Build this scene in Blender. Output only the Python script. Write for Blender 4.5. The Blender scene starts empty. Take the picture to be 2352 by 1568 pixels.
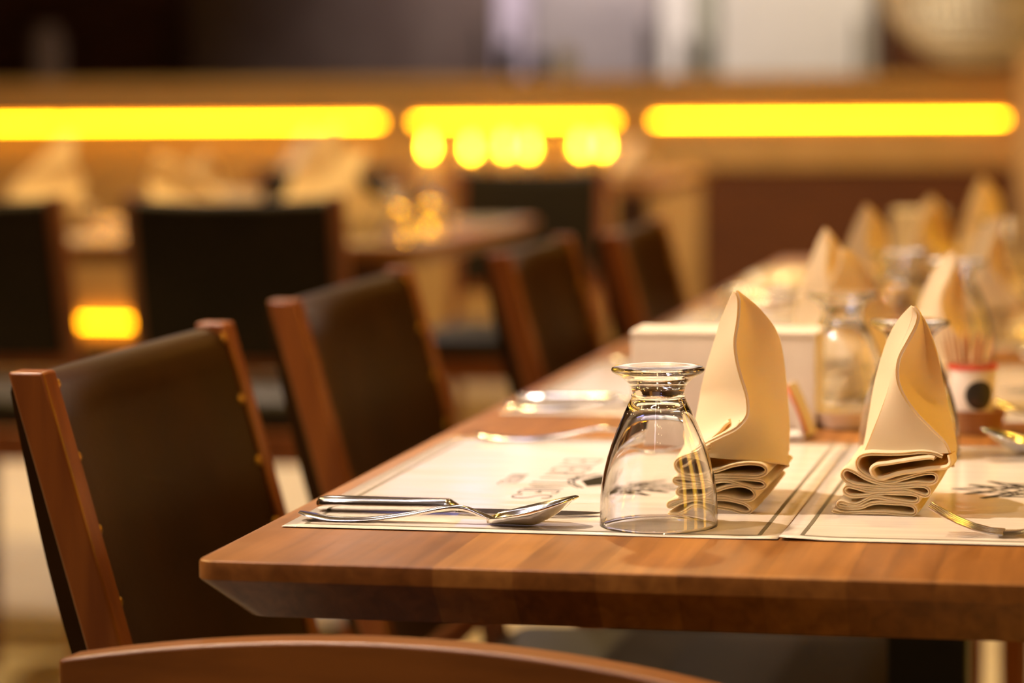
import bpy, bmesh, math, random
from mathutils import Vector, Matrix
random.seed(4)
S = bpy.context.scene
COL = S.collection

# ------------------------------------------------------------------ camera
EYE = Vector((0, 0, 1.024))
F = 6533.33
YAW, ROLL, PITCH = math.radians(12.4), 0.0085, math.radians(5.218)
fw = Vector((-math.sin(YAW)*math.cos(PITCH), math.cos(YAW)*math.cos(PITCH), -math.sin(PITCH)))
_rt = Vector((math.cos(YAW), math.sin(YAW), 0))
_up = _rt.cross(fw)
CR = math.cos(ROLL)*_rt - math.sin(ROLL)*_up
CU = math.sin(ROLL)*_rt + math.cos(ROLL)*_up
cd = bpy.data.cameras.new('camera'); cam = bpy.data.objects.new('camera', cd); COL.objects.link(cam)
cam.matrix_world = Matrix(((CR.x, CU.x, -fw.x, EYE.x), (CR.y, CU.y, -fw.y, EYE.y), (CR.z, CU.z, -fw.z, EYE.z), (0, 0, 0, 1)))
cd.lens = 100; cd.sensor_width = 36; cd.clip_start = .05; cd.clip_end = 100
cd.dof.use_dof = True; cd.dof.focus_distance = 1.755; cd.dof.aperture_fstop = 4.0
S.camera = cam

def ray(px, py): return fw + CR*((px-1176)/F) + CU*((784-py)/F)
def onY(px, py, Y):
    d = ray(px, py); return EYE + d*(Y/d.y)
def onZ(px, py, z):
    d = ray(px, py); return EYE + d*((z-EYE.z)/d.z)

# ------------------------------------------------------------------ world, lights, exposure
W = bpy.data.worlds.new('world'); S.world = W; W.use_nodes = True
W.node_tree.nodes['Background'].inputs[0].default_value = (1.0, .72, .42, 1)
W.node_tree.nodes['Background'].inputs[1].default_value = .02
S.view_settings.view_transform = 'Standard'; S.view_settings.look = 'None'
S.view_settings.exposure = 0; S.view_settings.gamma = 1
S.view_settings.use_curve_mapping = False
S.cycles.max_bounces = 10; S.cycles.transmission_bounces = 12; S.cycles.glossy_bounces = 5
S.cycles.sample_clamp_indirect = 40
S.cycles.use_denoising = True

def disk_light(x, y, z, r, power, col, target=None, spread=130, name='downlight_beam'):
    l = bpy.data.lights.new(name, 'AREA'); l.shape = 'DISK'; l.size = 2*r; l.energy = power; l.color = col
    l.spread = math.radians(spread)
    o = bpy.data.objects.new(name, l); COL.objects.link(o); o.location = (x, y, z)
    t = Vector(target) if target else Vector((x, y, 0))
    o.rotation_euler = (t-Vector((x, y, z))).to_track_quat('-Z', 'Y').to_euler()
    return o
NEUT = (1.0, .80, .63); AMB = (1.0, .52, .05); WARM = (1.0, .65, .24); COOL = (.60, .58, 1.0)
CEIL = 3.0
KEYS = [(-1.45, 1.80, 10.5, NEUT, .045), (-2.1, .3, 5.5, NEUT, .06)]
DOWN = [(.7, 2.3, 14, AMB, .05), (.9, 3.9, 18, AMB, .05), (-.9, 4.3, 34, WARM, .06),
        (-2.4, 4.3, 46, WARM, .06), (-2.3, 2.9, 5, WARM, .05), (-.9, 7.6, 34, WARM, .06), (-2.4, 6.9, 62, NEUT, .06), (1.0, 7.0, 12, AMB, .06)]
DOWN += [(-.45+.42*i+.1*(j % 2), .1-.5*j, .35, WARM, .022) for i in range(3) for j in range(3)]
DOWN += [(-1.9-.4*i, .9+.5*j, .35, NEUT, .022) for i in range(2) for j in range(3)]
DOWN += [(-.4+.5*i, 2.6+.9*i, 1.2, WARM, .025) for i in range(3)]
for x, y, p, c, r in KEYS: disk_light(x, y, CEIL-.012, r, p, c, (-.3, 2.0, .75), 48)
for x, y, p, c, r in DOWN: disk_light(x, y, CEIL-.012, r, p, c, None, 140)
disk_light(-2.6, 10.7, 2.8, .25, 34, (1, .86, .8), (-1.6, 12, 1.2), 120, 'kitchen_light')
disk_light(-1.0, 10.7, 2.8, .2, 19, (1, .82, .58), (-.8, 12, 1.2), 120, 'kitchen_light')

# ------------------------------------------------------------------ helpers
def tag(o, label=None, cat=None, group=None, kind=None):
    if label: o['label'] = label
    if cat: o['category'] = cat
    if group: o['group'] = group
    if kind: o['kind'] = kind
    return o
def empty(name, loc=(0, 0, 0), rz=0, label=None, cat=None, group=None):
    o = bpy.data.objects.new(name, None); COL.objects.link(o); o.location = loc; o.rotation_euler = (0, 0, rz)
    o.empty_display_size = .05
    return tag(o, label, cat, group)
def copy_tree(o, parent=None):
    c = o.copy(); COL.objects.link(c)
    if parent: c.parent = parent
    for ch in list(o.children): copy_tree(ch, c)
    return c

class MB:
    def __init__(s): s.v = []; s.f = []
    def add(s, vs, fs):
        n = len(s.v); s.v += [tuple(v) for v in vs]; s.f += [tuple(i+n for i in f) for f in fs]; return s
    def box(s, x0, x1, y0, y1, z0, z1):
        return s.add([(x0,y0,z0),(x1,y0,z0),(x1,y1,z0),(x0,y1,z0),(x0,y0,z1),(x1,y0,z1),(x1,y1,z1),(x0,y1,z1)],
              [(0,3,2,1),(4,5,6,7),(0,1,5,4),(1,2,6,5),(2,3,7,6),(3,0,4,7)])
    def lathe(s, prof, c=(0, 0, 0), n=48, cap=False):
        vs = []; fs = []
        for r, z in prof:
            for i in range(n):
                a = 2*math.pi*i/n; vs.append((c[0]+r*math.cos(a), c[1]+r*math.sin(a), c[2]+z))
        for k in range(len(prof)-1):
            for i in range(n):
                j = (i+1) % n; fs.append((k*n+i, k*n+j, (k+1)*n+j, (k+1)*n+i))
        if cap: fs.append(tuple(range(n-1, -1, -1))); fs.append(tuple(range((len(prof)-1)*n, len(prof)*n)))
        return s.add(vs, fs)
    def loops(s, L, closed_caps=True):
        n = len(L[0]); vs = [p for l in L for p in l]; fs = []
        for k in range(len(L)-1):
            for i in range(n):
                j = (i+1) % n; fs.append((k*n+i, k*n+j, (k+1)*n+j, (k+1)*n+i))
        if closed_caps: fs.append(tuple(range(n-1, -1, -1))); fs.append(tuple(range((len(L)-1)*n, len(L)*n)))
        return s.add(vs, fs)
    def grid(s, G):
        n = len(G[0]); vs = [p for r in G for p in r]; fs = []
        for k in range(len(G)-1):
            for i in range(n-1): fs.append((k*n+i, k*n+i+1, (k+1)*n+i+1, (k+1)*n+i))
        return s.add(vs, fs)
    def tube(s, pts, r, n=8):
        L = []
        for i, p in enumerate(pts):
            a = Vector(pts[max(0, i-1)]); b = Vector(pts[min(len(pts)-1, i+1)]); t = (b-a).normalized()
            u = t.cross(Vector((0, 0, 1)));
            if u.length < 1e-4: u = Vector((1, 0, 0))
            u.normalize(); w = t.cross(u); rr = r[i] if isinstance(r, (list, tuple)) else r
            L.append([Vector(p)+rr*(math.cos(2*math.pi*k/n)*u+math.sin(2*math.pi*k/n)*w) for k in range(n)])
        return s.loops(L)
    def build(s, name, mat, parent=None, smooth=True, bevel=0, origin=None, sharp=35, subsurf=0, solid=0):
        me = bpy.data.meshes.new(name)
        if origin: s.v = [(a-origin[0], b-origin[1], c-origin[2]) for a, b, c in s.v]
        me.from_pydata([tuple(v) for v in s.v], [], s.f); me.update()
        bm = bmesh.new(); bm.from_mesh(me); bmesh.ops.recalc_face_normals(bm, faces=bm.faces)
        for f in bm.faces: f.smooth = smooth
        if smooth:
            for e in bm.edges:
                if len(e.link_faces) == 2 and e.calc_face_angle(0) > math.radians(sharp): e.smooth = False
        bm.to_mesh(me); bm.free()
        o = bpy.data.objects.new(name, me); COL.objects.link(o)
        me.materials.append(mat)
        if parent: o.parent = parent
        if origin: o.location = origin
        if solid:
            m = o.modifiers.new('solid', 'SOLIDIFY'); m.thickness = solid; m.offset = 0
        if bevel:
            m = o.modifiers.new('bevel', 'BEVEL'); m.width = bevel; m.segments = 3; m.limit_method = 'ANGLE'; m.harden_normals = False
        if subsurf:
            m = o.modifiers.new('sub', 'SUBSURF'); m.levels = subsurf; m.render_levels = subsurf
        return o

def catmull(P, n=8):
    P = [Vector(p) for p in P]; out = []
    Q = [2*P[0]-P[1]] + P + [2*P[-1]-P[-2]]
    for i in range(1, len(Q)-2):
        a, b, c, d = Q[i-1:i+3]
        for k in range(n):
            t = k/n
            out.append(.5*((2*b)+(c-a)*t+(2*a-5*b+4*c-d)*t*t+(3*b-a-3*c+d)*t**3))
    out.append(P[-1]); return out
def lerpk(K, x):
    if x <= K[0][0]: return K[0][1]
    for (a, va), (b, vb) in zip(K, K[1:]):
        if x <= b: 
            t = (x-a)/(b-a); return va+(vb-va)*t
    return K[-1][1]
def smoothk(K, x):
    P = catmull([(a, b, 0) for a, b in K], 10)
    return lerpk([(p.x, p.y) for p in P], x)

# ------------------------------------------------------------------ materials
def mat(name, col, rough=.5, metal=0, spec=.5, **k):
    m = bpy.data.materials.new(name); m.use_nodes = True
    b = m.node_tree.nodes['Principled BSDF']
    b.inputs['Base Color'].default_value = (*col, 1); b.inputs['Roughness'].default_value = rough
    b.inputs['Metallic'].default_value = metal; b.inputs['Specular IOR Level'].default_value = spec
    for kk, v in k.items(): b.inputs[kk.replace('_', ' ')].default_value = v
    return m
def noisy(m, c1, c2, scale=(10, 10, 10), bump=0, bscale=None, detail=4, lo=.35, hi=.65, rough=None):
    nt = m.node_tree; N = nt.nodes; L = nt.links; b = N['Principled BSDF']
    tc = N.new('ShaderNodeTexCoord'); mp = N.new('ShaderNodeMapping'); mp.inputs['Scale'].default_value = scale
    no = N.new('ShaderNodeTexNoise'); no.inputs['Detail'].default_value = detail; no.inputs['Scale'].default_value = 1
    cr = N.new('ShaderNodeValToRGB'); cr.color_ramp.elements[0].color = (*c1, 1); cr.color_ramp.elements[1].color = (*c2, 1)
    cr.color_ramp.elements[0].position = lo; cr.color_ramp.elements[1].position = hi
    L.new(tc.outputs['Object'], mp.inputs['Vector']); L.new(mp.outputs[0], no.inputs['Vector']); L.new(no.outputs['Fac'], cr.inputs[0])
    L.new(cr.outputs[0], b.inputs['Base Color'])
    if bump:
        n2 = no
        if bscale:
            mp2 = N.new('ShaderNodeMapping'); mp2.inputs['Scale'].default_value = bscale
            n2 = N.new('ShaderNodeTexNoise'); n2.inputs['Scale'].default_value = 1; n2.inputs['Detail'].default_value = 3
            L.new(tc.outputs['Object'], mp2.inputs['Vector']); L.new(mp2.outputs[0], n2.inputs['Vector'])
        bp = N.new('ShaderNodeBump'); bp.inputs['Strength'].default_value = bump; bp.inputs['Distance'].default_value = .001
        L.new(n2.outputs['Fac'], bp.inputs['Height']); L.new(bp.outputs[0], b.inputs['Normal'])
    return m
def emis(name, col, st):
    m = bpy.data.materials.new(name); m.use_nodes = True; nt = m.node_tree; nt.nodes.clear()
    e = nt.nodes.new('ShaderNodeEmission'); o = nt.nodes.new('ShaderNodeOutputMaterial')
    e.inputs[0].default_value = (*col, 1); e.inputs[1].default_value = st; nt.links.new(e.outputs[0], o.inputs[0]); return m

def table_wood(name, c1, c2, c3):
    m = mat(name, c1, .32, 0, .4); nt = m.node_tree; N = nt.nodes; L = nt.links; b = N['Principled BSDF']
    tc = N.new('ShaderNodeTexCoord')
    mp = N.new('ShaderNodeMapping'); mp.inputs['Rotation'].default_value = (0, 0, math.pi/2)
    br = N.new('ShaderNodeTexBrick'); br.inputs['Scale'].default_value = 1; br.inputs['Brick Width'].default_value = .43
    br.inputs['Row Height'].default_value = .047; br.inputs['Mortar Size'].default_value = .0004; br.inputs['Mortar Smooth'].default_value = .3
    br.inputs['Color1'].default_value = (*c1, 1); br.inputs['Color2'].default_value = (*c2, 1); br.inputs['Mortar'].default_value = (*c3, 1)
    br.offset = .37; br.inputs['Bias'].default_value = 0
    L.new(tc.outputs['Object'], mp.inputs[0]); L.new(mp.outputs[0], br.inputs[0])
    m2 = N.new('ShaderNodeMapping'); m2.inputs['Scale'].default_value = (90, 5, 90)
    no = N.new('ShaderNodeTexNoise'); no.inputs['Scale'].default_value = 1; no.inputs['Detail'].default_value = 6; no.inputs['Distortion'].default_value = .6
    L.new(tc.outputs['Object'], m2.inputs[0]); L.new(m2.outputs[0], no.inputs[0])
    cr = N.new('ShaderNodeValToRGB'); cr.color_ramp.elements[0].position = .3; cr.color_ramp.elements[1].position = .7
    cr.color_ramp.elements[0].color = (.62, .56, .5, 1); cr.color_ramp.elements[1].color = (1.1, 1.08, 1.05, 1)
    L.new(no.outputs['Fac'], cr.inputs[0])
    mx = N.new('ShaderNodeMix'); mx.data_type = 'RGBA'; mx.blend_type = 'MULTIPLY'; mx.inputs[0].default_value = 1
    L.new(br.outputs[0], mx.inputs[6]); L.new(cr.outputs[0], mx.inputs[7]); L.new(mx.outputs[2], b.inputs['Base Color'])
    n3 = N.new('ShaderNodeTexNoise'); n3.inputs['Scale'].default_value = 22; n3.inputs['Detail'].default_value = 5
    L.new(tc.outputs['Object'], n3.inputs[0])
    mr = N.new('ShaderNodeMapRange'); mr.inputs[3].default_value = .24; mr.inputs[4].default_value = .42
    L.new(n3.outputs['Fac'], mr.inputs[0]); L.new(mr.outputs[0], b.inputs['Roughness'])
    bp = N.new('ShaderNodeBump'); bp.inputs['Strength'].default_value = .12; bp.inputs['Distance'].default_value = .001
    L.new(no.outputs['Fac'], bp.inputs['Height']); L.new(bp.outputs[0], b.inputs['Normal'])
    return m
M = {}
M['table'] = table_wood('table_wood', (.34, .145, .034), (.185, .064, .014), (.22, .09, .022))
M['chairwood'] = noisy(mat('chair_wood', (.2, .06, .02), .33), (.150, .038, .0060), (.230, .066, .010), (60, 60, 5), .06, (220, 220, 30))
M['railwood'] = noisy(mat('rail_wood', (.2, .06, .02), .36), (.150, .047, .007), (.220, .073, .012), (8, 60, 60), .08, (40, 240, 240))
M['leather'] = noisy(mat('brown_leather', (.05, .025, .01), .36, spec=.16), (.022, .0078, .0008), (.032, .0118, .0013), (12, 12, 12), .25, (260, 260, 260))
M['blackleather'] = noisy(mat('black_leather', (.01, .01, .01), .5, spec=.12), (.008, .0045, .002), (.012, .007, .003), (12, 12, 12), .25, (260, 260, 260))
M['seatleather'] = noisy(mat('seat_leather', (.03, .028, .025), .5, spec=.2), (.016, .012, .008), (.024, .018, .012), (12, 12, 12), .2, (260, 260, 260))
M['brass'] = mat('brass', (.45, .26, .07), .3, 1)
M['steel'] = noisy(mat('steel', (.8, .8, .8), .15, 1), (.76, .75, .76), (.84, .83, .84), (300, 20, 20), .03, (120, 120, 120))
M['print'] = mat('print_ink', (.020, .016, .009), .7, spec=.03)
M['border'] = mat('border_ink', (.13, .11, .07), .5, spec=.15)
M['black'] = noisy(mat('black_metal', (.006, .006, .006), .5), (.005, .005, .005), (.009, .008, .007), (20, 20, 20))
M['white'] = noisy(mat('white_board', (.8, .72, .62), .55), (.64, .555, .45), (.69, .60, .49), (30, 30, 30))
M['ceramic'] = mat('white_ceramic', (.78, .70, .60), .15)
M['red'] = mat('red_rim', (.55, .06, .03), .4)
M['darkprint'] = noisy(mat('dark_print', (.01, .008, .005), .4), (.010, .007, .004), (.10, .025, .006), (55, 55, 55), lo=.5, hi=.75)
M['pick'] = noisy(mat('toothpick_wood', (.4, .2, .08), .6), (.42, .19, .07), (.55, .28, .11), (200, 200, 20))
M['brownclay'] = noisy(mat('brown_saucer', (.3, .12, .04), .35), (.26, .11, .035), (.34, .15, .05), (60, 60, 60))
def glass(name):
    m = bpy.data.materials.new(name); m.use_nodes = True; b = m.node_tree.nodes['Principled BSDF']
    b.inputs['Base Color'].default_value = (1, 1, 1, 1); b.inputs['Roughness'].default_value = 0
    b.inputs['Transmission Weight'].default_value = 1; b.inputs['IOR'].default_value = 1.5
    return m
M['glass'] = glass('clear_glass')
def cloth(name, c, tr=.3):
    m = mat(name, c, .85, spec=.2); nt = m.node_tree; N = nt.nodes; L = nt.links; b = N['Principled BSDF']; o = N['Material Output']
    t = N.new('ShaderNodeBsdfTranslucent'); t.inputs[0].default_value = (c[0], c[1]*.78, c[2]*.28, 1)
    mx = N.new('ShaderNodeMixShader'); mx.inputs[0].default_value = tr
    tc = N.new('ShaderNodeTexCoord'); wv = N.new('ShaderNodeTexWave'); wv.inputs['Scale'].default_value = 900; wv.bands_direction = 'DIAGONAL'
    wv.inputs['Distortion'].default_value = 1
    bp = N.new('ShaderNodeBump'); bp.inputs['Strength'].default_value = .12; bp.inputs['Distance'].default_value = .0003
    L.new(tc.outputs['Object'], wv.inputs[0]); L.new(wv.outputs['Fac'], bp.inputs['Height']); L.new(bp.outputs[0], b.inputs['Normal'])
    L.new(b.outputs[0], mx.inputs[1]); L.new(t.outputs[0], mx.inputs[2]); L.new(mx.outputs[0], o.inputs[0]); return m
M['cloth'] = cloth('cream_napkin_cloth', (.88, .76, .50), .36)
def paper(name):
    m = mat(name, (.68, .595, .50), .11, spec=.5); nt = m.node_tree; N = nt.nodes; L = nt.links; b = N['Principled BSDF']
    tc = N.new('ShaderNodeTexCoord'); mp = N.new('ShaderNodeMapping'); mp.inputs['Scale'].default_value = (7, 34, 9)
    no = N.new('ShaderNodeTexNoise'); no.inputs['Scale'].default_value = 1; no.inputs['Detail'].default_value = 2
    bp = N.new('ShaderNodeBump'); bp.inputs['Strength'].default_value = .5; bp.inputs['Distance'].default_value = .0014
    L.new(tc.outputs['Object'], mp.inputs[0]); L.new(mp.outputs[0], no.inputs[0]); L.new(no.outputs['Fac'], bp.inputs['Height']); L.new(bp.outputs[0], b.inputs['Normal'])
    return m
M['paper'] = paper('placemat_paper')
M['floor'] = noisy(mat('floor_tile', (.5, .45, .36), .4), (.44, .39, .30), (.58, .53, .43), (3, 22, 3), .1)
M['wallwood'] = noisy(mat('bar_wood', (.3, .14, .05), .5), (.44, .26, .075), (.54, .335, .11), (2, 2, 14))
M['panelbrown'] = noisy(mat('bar_panel', (.1, .03, .005), .6), (.095, .024, .0015), (.125, .034, .0025), (3, 3, 20))
M['tan'] = noisy(mat('tan_frame', (.5, .3, .12), .5), (.50, .31, .11), (.60, .38, .15), (4, 4, 4))
M['pillar'] = noisy(mat('pillar_plaster', (.7, .45, .24), .7), (.62, .40, .20), (.72, .48, .26), (6, 6, 6))
M['wall'] = noisy(mat('wall_plaster', (.3, .2, .12), .8), (.13, .08, .045), (.18, .11, .06), (5, 5, 5))
M['ceil'] = noisy(mat('ceiling_plaster', (.4, .3, .2), .9), (.12, .085, .055), (.16, .115, .075), (5, 5, 5))
M['darkwood'] = noisy(mat('dark_cabinet_wood', (.06, .02, .01), .5), (.045, .014, .006), (.085, .03, .014), (3, 3, 12))
M['greypanel'] = noisy(mat('grey_brown_cladding', (.1, .07, .06), .5), (.11, .075, .068), (.16, .12, .108), (3, 3, 3))
M['stainless'] = noisy(mat('stainless_cladding', (.36, .32, .34), .5, .3), (.30, .27, .29), (.40, .36, .37), (2, 2, 6))
M['lilac'] = noisy(mat('lilac_cladding', (.5, .45, .6), .5), (.48, .42, .55), (.58, .52, .64), (3, 3, 3))
M['palewhite'] = noisy(mat('pale_cabinet', (.75, .72, .66), .5), (.66, .63, .58), (.76, .73, .68), (2, 2, 2))
M['greengrey'] = noisy(mat('green_grey', (.35, .36, .26), .6), (.34, .34, .25), (.44, .43, .33), (5, 5, 5))
M['lampwhite'] = emis('downlight_glow', (1, .8, .6), 6)
M['led'] = emis('amber_led', (1.0, .40, .006), 32)
M['sideglow'] = emis('added_side_amber', (1.0, .50, .03), 6.5)  # added glow for the golden side light on the napkins
M['coolglow'] = emis('white_light_glow', (.92, .86, 1.0), 8)
M['ledlow'] = emis('amber_led_low', (1.0, .37, .004), 24)
M['glintglow'] = emis('added_amber_glow', (1.0, .42, .012), 150)  # added amber glow, imitates strip reflections in the far glasses
M['glowpanel'] = emis('added_blue_glow', (.40, .38, 1.0), 1.5)

# ------------------------------------------------------------------ room shell
RX0, RX1, RY0, RY1 = -6.5, 2.6, -3.0, 12.6
def struct(name, mb, m, **k): return tag(mb.build(name, m, smooth=False, **k), kind='structure')
struct('floor', MB().box(RX0, RX1, RY0, RY1, -.05, 0), M['floor'])
struct('ceiling', MB().box(RX0, RX1, RY0, RY1, CEIL, CEIL+.05), M['ceil'])
struct('wall_left', MB().box(RX0-.1, RX0, RY0, RY1, 0, CEIL), M['wall'])
struct('wall_right', MB().box(RX1, RX1+.1, RY0, RY1, 0, CEIL), M['wall'])
struct('wall_back', MB().box(RX0, RX1, RY1, RY1+.1, 0, CEIL), M['darkwood'])
struct('wall_front', MB().box(RX0, RX1, RY0-.1, RY0, 0, CEIL), M['wall'])
dl0 = None
for x, y, p, c, r in KEYS+DOWN:
    if dl0 is None:
        dl0 = empty('ceiling_downlight', (x, y, CEIL), 0, 'round recessed downlight in the ceiling', 'ceiling light', 'recessed ceiling downlights')
        MB().lathe([(.062, -.010), (.085, -.010), (.085, 0), (.062, 0), (.062, -.010)], n=32).build('trim_ring', M['palewhite'], dl0)
        MB().lathe([(.0005, -.002), (.06, -.002)], n=32).build('diffuser', M['lampwhite'], dl0)
    else:
        c_ = copy_tree(dl0); c_.location = (x, y, CEIL)

# ------------------------------------------------------------------ main table
TX0, TX1, TY0, TY1, TZ = -.530, .118, 1.548, 4.35, .75
def table_top(mb, x0, x1, y0, y1, z, edge=.011, th=.036, inset=.023, r=.012):
    def rr(x0, x1, y0, y1, r, n=5):
        out = []
        for cx, cy, a0 in ((x1-r, y1-r, 0), (x0+r, y1-r, 90), (x0+r, y0+r, 180), (x1-r, y0+r, 270)):
            for k in range(n+1):
                a = math.radians(a0+90*k/n); out.append((cx+r*math.cos(a), cy+r*math.sin(a)))
        return out
    L = []
    for d, zz in ((.0015, z), (.0004, z-.0006), (0, z-.002), (0, z-edge), (.0008, z-edge-.0012), (inset, z-th)):
        L.append([(p[0], p[1], zz) for p in rr(x0+d, x1-d, y0+d, y1-d, r+ (0 if d < .01 else .002))])
    mb.loops(L); return mb
tb = empty('dining_table', (-.2, 3, 0), 0, 'long brown butcher-block wood dining table laid with cream napkins, glasses and paper placemats', 'table')
def at(o, p):  # keep world placement under a parent empty
    o.location = Vector(p)-o.parent.location; return o
table_top(MB(), TX0-tb.location.x, TX1-tb.location.x, TY0-3, TY1-3, TZ).build('tabletop', M['table'], tb, sharp=25)
for cx, cy in ((-.160, 2.30), (-.03, 2.16), (.02, 3.7)):
    MB().box(cx-.032+.2, cx+.032+.2, cy-.032-3, cy+.032-3, .02, TZ-.036).build('leg', M['black'], tb, bevel=.003)
    MB().box(cx-.040+.2, cx+.040+.2, cy-.05-3, cy+.05-3, 0, .02).build('foot_plate', M['black'], tb, bevel=.003)

# ------------------------------------------------------------------ placemats
def mat_z(x, y, seed, w, d):
    z = .0004 + .00025*math.sin(9*x+seed)*math.sin(7*y+seed*2)+.0003
    return z
GL = {
 'S': [[(.85, .80), (.78, .95), (.5, 1), (.22, .95), (.15, .78), (.25, .62), (.5, .52), (.75, .42), (.86, .25), (.78, .06), (.5, 0), (.2, .05), (.12, .2)]],
 'E': [[(.2, 0), (.2, 1)], [(.2, 1), (.8, 1), (.8, .88)], [(.2, .52), (.65, .52)], [(.65, .44), (.65, .6)], [(.2, 0), (.82, 0), (.82, .13)]],
 'V': [[(.08, 1), (.5, 0), (.92, 1)], [(0, 1), (.2, 1)], [(.82, 1), (1, 1)]],
 'N': [[(.15, 0), (.15, 1), (.85, 0), (.85, 1)]],
 'T': [[(.5, 0), (.5, 1)], [(.1, .88), (.1, 1), (.9, 1), (.9, .88)]],
 'I': [[(.5, 0), (.5, 1)], [(.38, 0), (.62, 0)], [(.38, 1), (.62, 1)]],
 'M': [[(.05, 0), (.12, 1), (.5, .15), (.88, 1), (.95, 0)]],
 'R': [[(.2, 0), (.2, 1), (.6, 1), (.75, .88), (.75, .66), (.6, .52), (.2, .52)], [(.5, .52), (.85, 0)]],
 'H': [[(.2, 0), (.2, 1)], [(.8, 0), (.8, 1)], [(.2, .5), (.8, .5)]],
 'O': [[(.5+.38*math.cos(a*math.pi/6), .5+.5*math.sin(a*math.pi/6)) for a in range(13)]],
 'L': [[(.2, 1), (.2, 0), (.8, 0), (.8, .13)]],
}
def strokes_text(txt, u0, v0, cw, ch):
    out = []
    for i, c in enumerate(txt):
        for st in GL[c]: out.append([(u0+(i+a*.86)*cw, v0+b*ch) for a, b in st])
    return out
TEXTW = [False]
def ribbon_flat(mb, pts, w, zf, tr):
    """flat ribbon; pts in mat coords (u right, v up for the diner); tr maps to xy"""
    P = [Vector((a, b, 0)) for a, b in pts]
    lo = []; hi = []
    for i, p in enumerate(P):
        a = P[max(0, i-1)]; b = P[min(len(P)-1, i+1)]; t = (b-a).normalized(); n = Vector((-t.y, t.x, 0))
        if 0 < i < len(P)-1:
            t1 = (P[i]-P[i-1]).normalized(); k = max(.45, n.dot(Vector((-t1.y, t1.x, 0)))); n = n/k
        ww = (.0010+.0014*abs(t.y)**2)*(w/.0024) if TEXTW[0] else (w if not isinstance(w, (list, tuple)) else w[i])
        lo.append(p-n*ww/2); hi.append(p+n*ww/2)
    def q(p, dz):
        x, y = tr(p.x, p.y); return (x, y, zf(x, y)+dz)
    L = []
    for a, b in zip(lo, hi): L.append([q(a, .00010), q(b, .00010), q(b, .00022), q(a, .00022)])
    mb.loops(L)
def filled(mb, poly, zf, tr):
    n = len(poly); P = [tr(a, b) for a, b in poly]
    mb.add([(x, y, zf(x, y)+.00022) for x, y in P]+[(x, y, zf(x, y)+.0001) for x, y in P],
           [tuple(range(n)), tuple(range(2*n-1, n-1, -1))]+[(i, (i+1) % n, n+(i+1) % n, n+i) for i in range(n)])
MW, MD = .455, .3085     # along the table edge, towards the middle
def make_mat(side, seed):
    """side -1: diner on the left (faces +x).  local origin at the mat centre"""
    sx = 1 if side < 0 else -1
    tr = lambda u, v: (sx*v, -sx*u)            # u: diner's right, v: away from the diner
    root = empty('paper_placemat')
    zf = lambda x, y: mat_z(x, y, seed, MW, MD) + .0016*max(0, 1-abs(x*1+ (sx*-MD/2))/.03)*max(0, 1-(y+MW/2)/.06)*(1 if side > 0 else .3)
    nx, ny = 32, 44; top = []; G = []
    for j in range(ny+1):
        G.append([(-MD/2+MD*i/nx, -MW/2+MW*j/ny) for i in range(nx+1)])
    mb = MB(); mb.grid([[(x, y, zf(x, y)) for x, y in r] for r in G])
    sh = mb.build('sheet', M['paper'], root, smooth=True, sharp=80, solid=.00016)
    b = MB(); i = .0125; hw, hd = MW/2-i, MD/2-i
    n = 24
    e1 = [(-hw+2*hw*k/n, -hd) for k in range(n+1)]; e2 = [(hw, -hd+2*hd*k/n) for k in range(n+1)]
    e3 = [(hw-2*hw*k/n, hd) for k in range(n+1)]; e4 = [(-hw, hd-2*hd*k/n) for k in range(n+1)]
    for e in (e1, e2, e3, e4): ribbon_flat(b, e, .0026, zf, tr)
    b.build('printed_border', M['border'], root, smooth=False)
    t = MB(); TEXTW[0] = True
    for st in strokes_text('EVERTIMES', -.110, -.040, .0224, .026): ribbon_flat(t, [(p.x, p.y) for p in catmull([(a, b_, 0) for a, b_ in st], 3)] if len(st) > 7 else st, .0024, zf, tr)
    for st in strokes_text('HOTEL', -.026, -.063, .0105, .012): ribbon_flat(t, st, .0012, zf, tr)
    t.build('printed_name', M['print'], root, smooth=False)
    g = MB(); TEXTW[0] = False
    # crown of crossing spikes above a dark wedge with two arcs
    V0 = -.018; VW = -.012; VA = -.0135
    def spike(a, tip, c, w=.0048):
        ribbon_flat(g, [a, tip], [w*.5, w], zf, tr); ribbon_flat(g, [tip, c], [w*.45, w*.25], zf, tr)
    for a, tip, c in (((.012, .030), (-.040, .062), (-.010, .026)), ((.020, .034), (-.022, .074), (-.006, .040)),
                      ((.022, .032), (0, .084), (-.022, .032)), ((.006, .040), (.022, .074), (-.020, .034)),
                      ((.010, .026), (.040, .062), (-.012, .030)), ((.030, .028), (.030, .050), (-.004, .026)), ((-.030, .028), (-.030, .050), (.004, .026))):
        spike((a[0], a[1]+V0), (tip[0], tip[1]+V0), (c[0], c[1]+V0))
    filled(g, [(-.026, .012+VW), (0, .003+VW), (0, .018+VW), (-.016, .024+VW)], zf, tr)
    filled(g, [(.026, .012+VW), (.016, .024+VW), (0, .018+VW), (0, .003+VW)], zf, tr)
    ribbon_flat(g, [(-.034, .012+VA), (-.017, .003+VA), (0, -.001+VA), (.017, .003+VA), (.034, .012+VA)], .0016, zf, tr)
    ribbon_flat(g, [(-.034, .009+VA), (-.017, -.0005+VA), (0, -.0045+VA), (.017, -.0005+VA), (.034, .009+VA)], .0012, zf, tr)
    g.build('printed_emblem', M['print'], root, smooth=False)
    return root
ROW = .611
mL, mR = make_mat(-1, .4), make_mat(1, 1.7)
MXL, MXR, MY = -.5155+MD/2, -.2062+MD/2, 1.674+MW/2
rows = ['at the near table end', 'second from the near table end', 'third from the near table end', 'fourth from the near table end']
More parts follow.
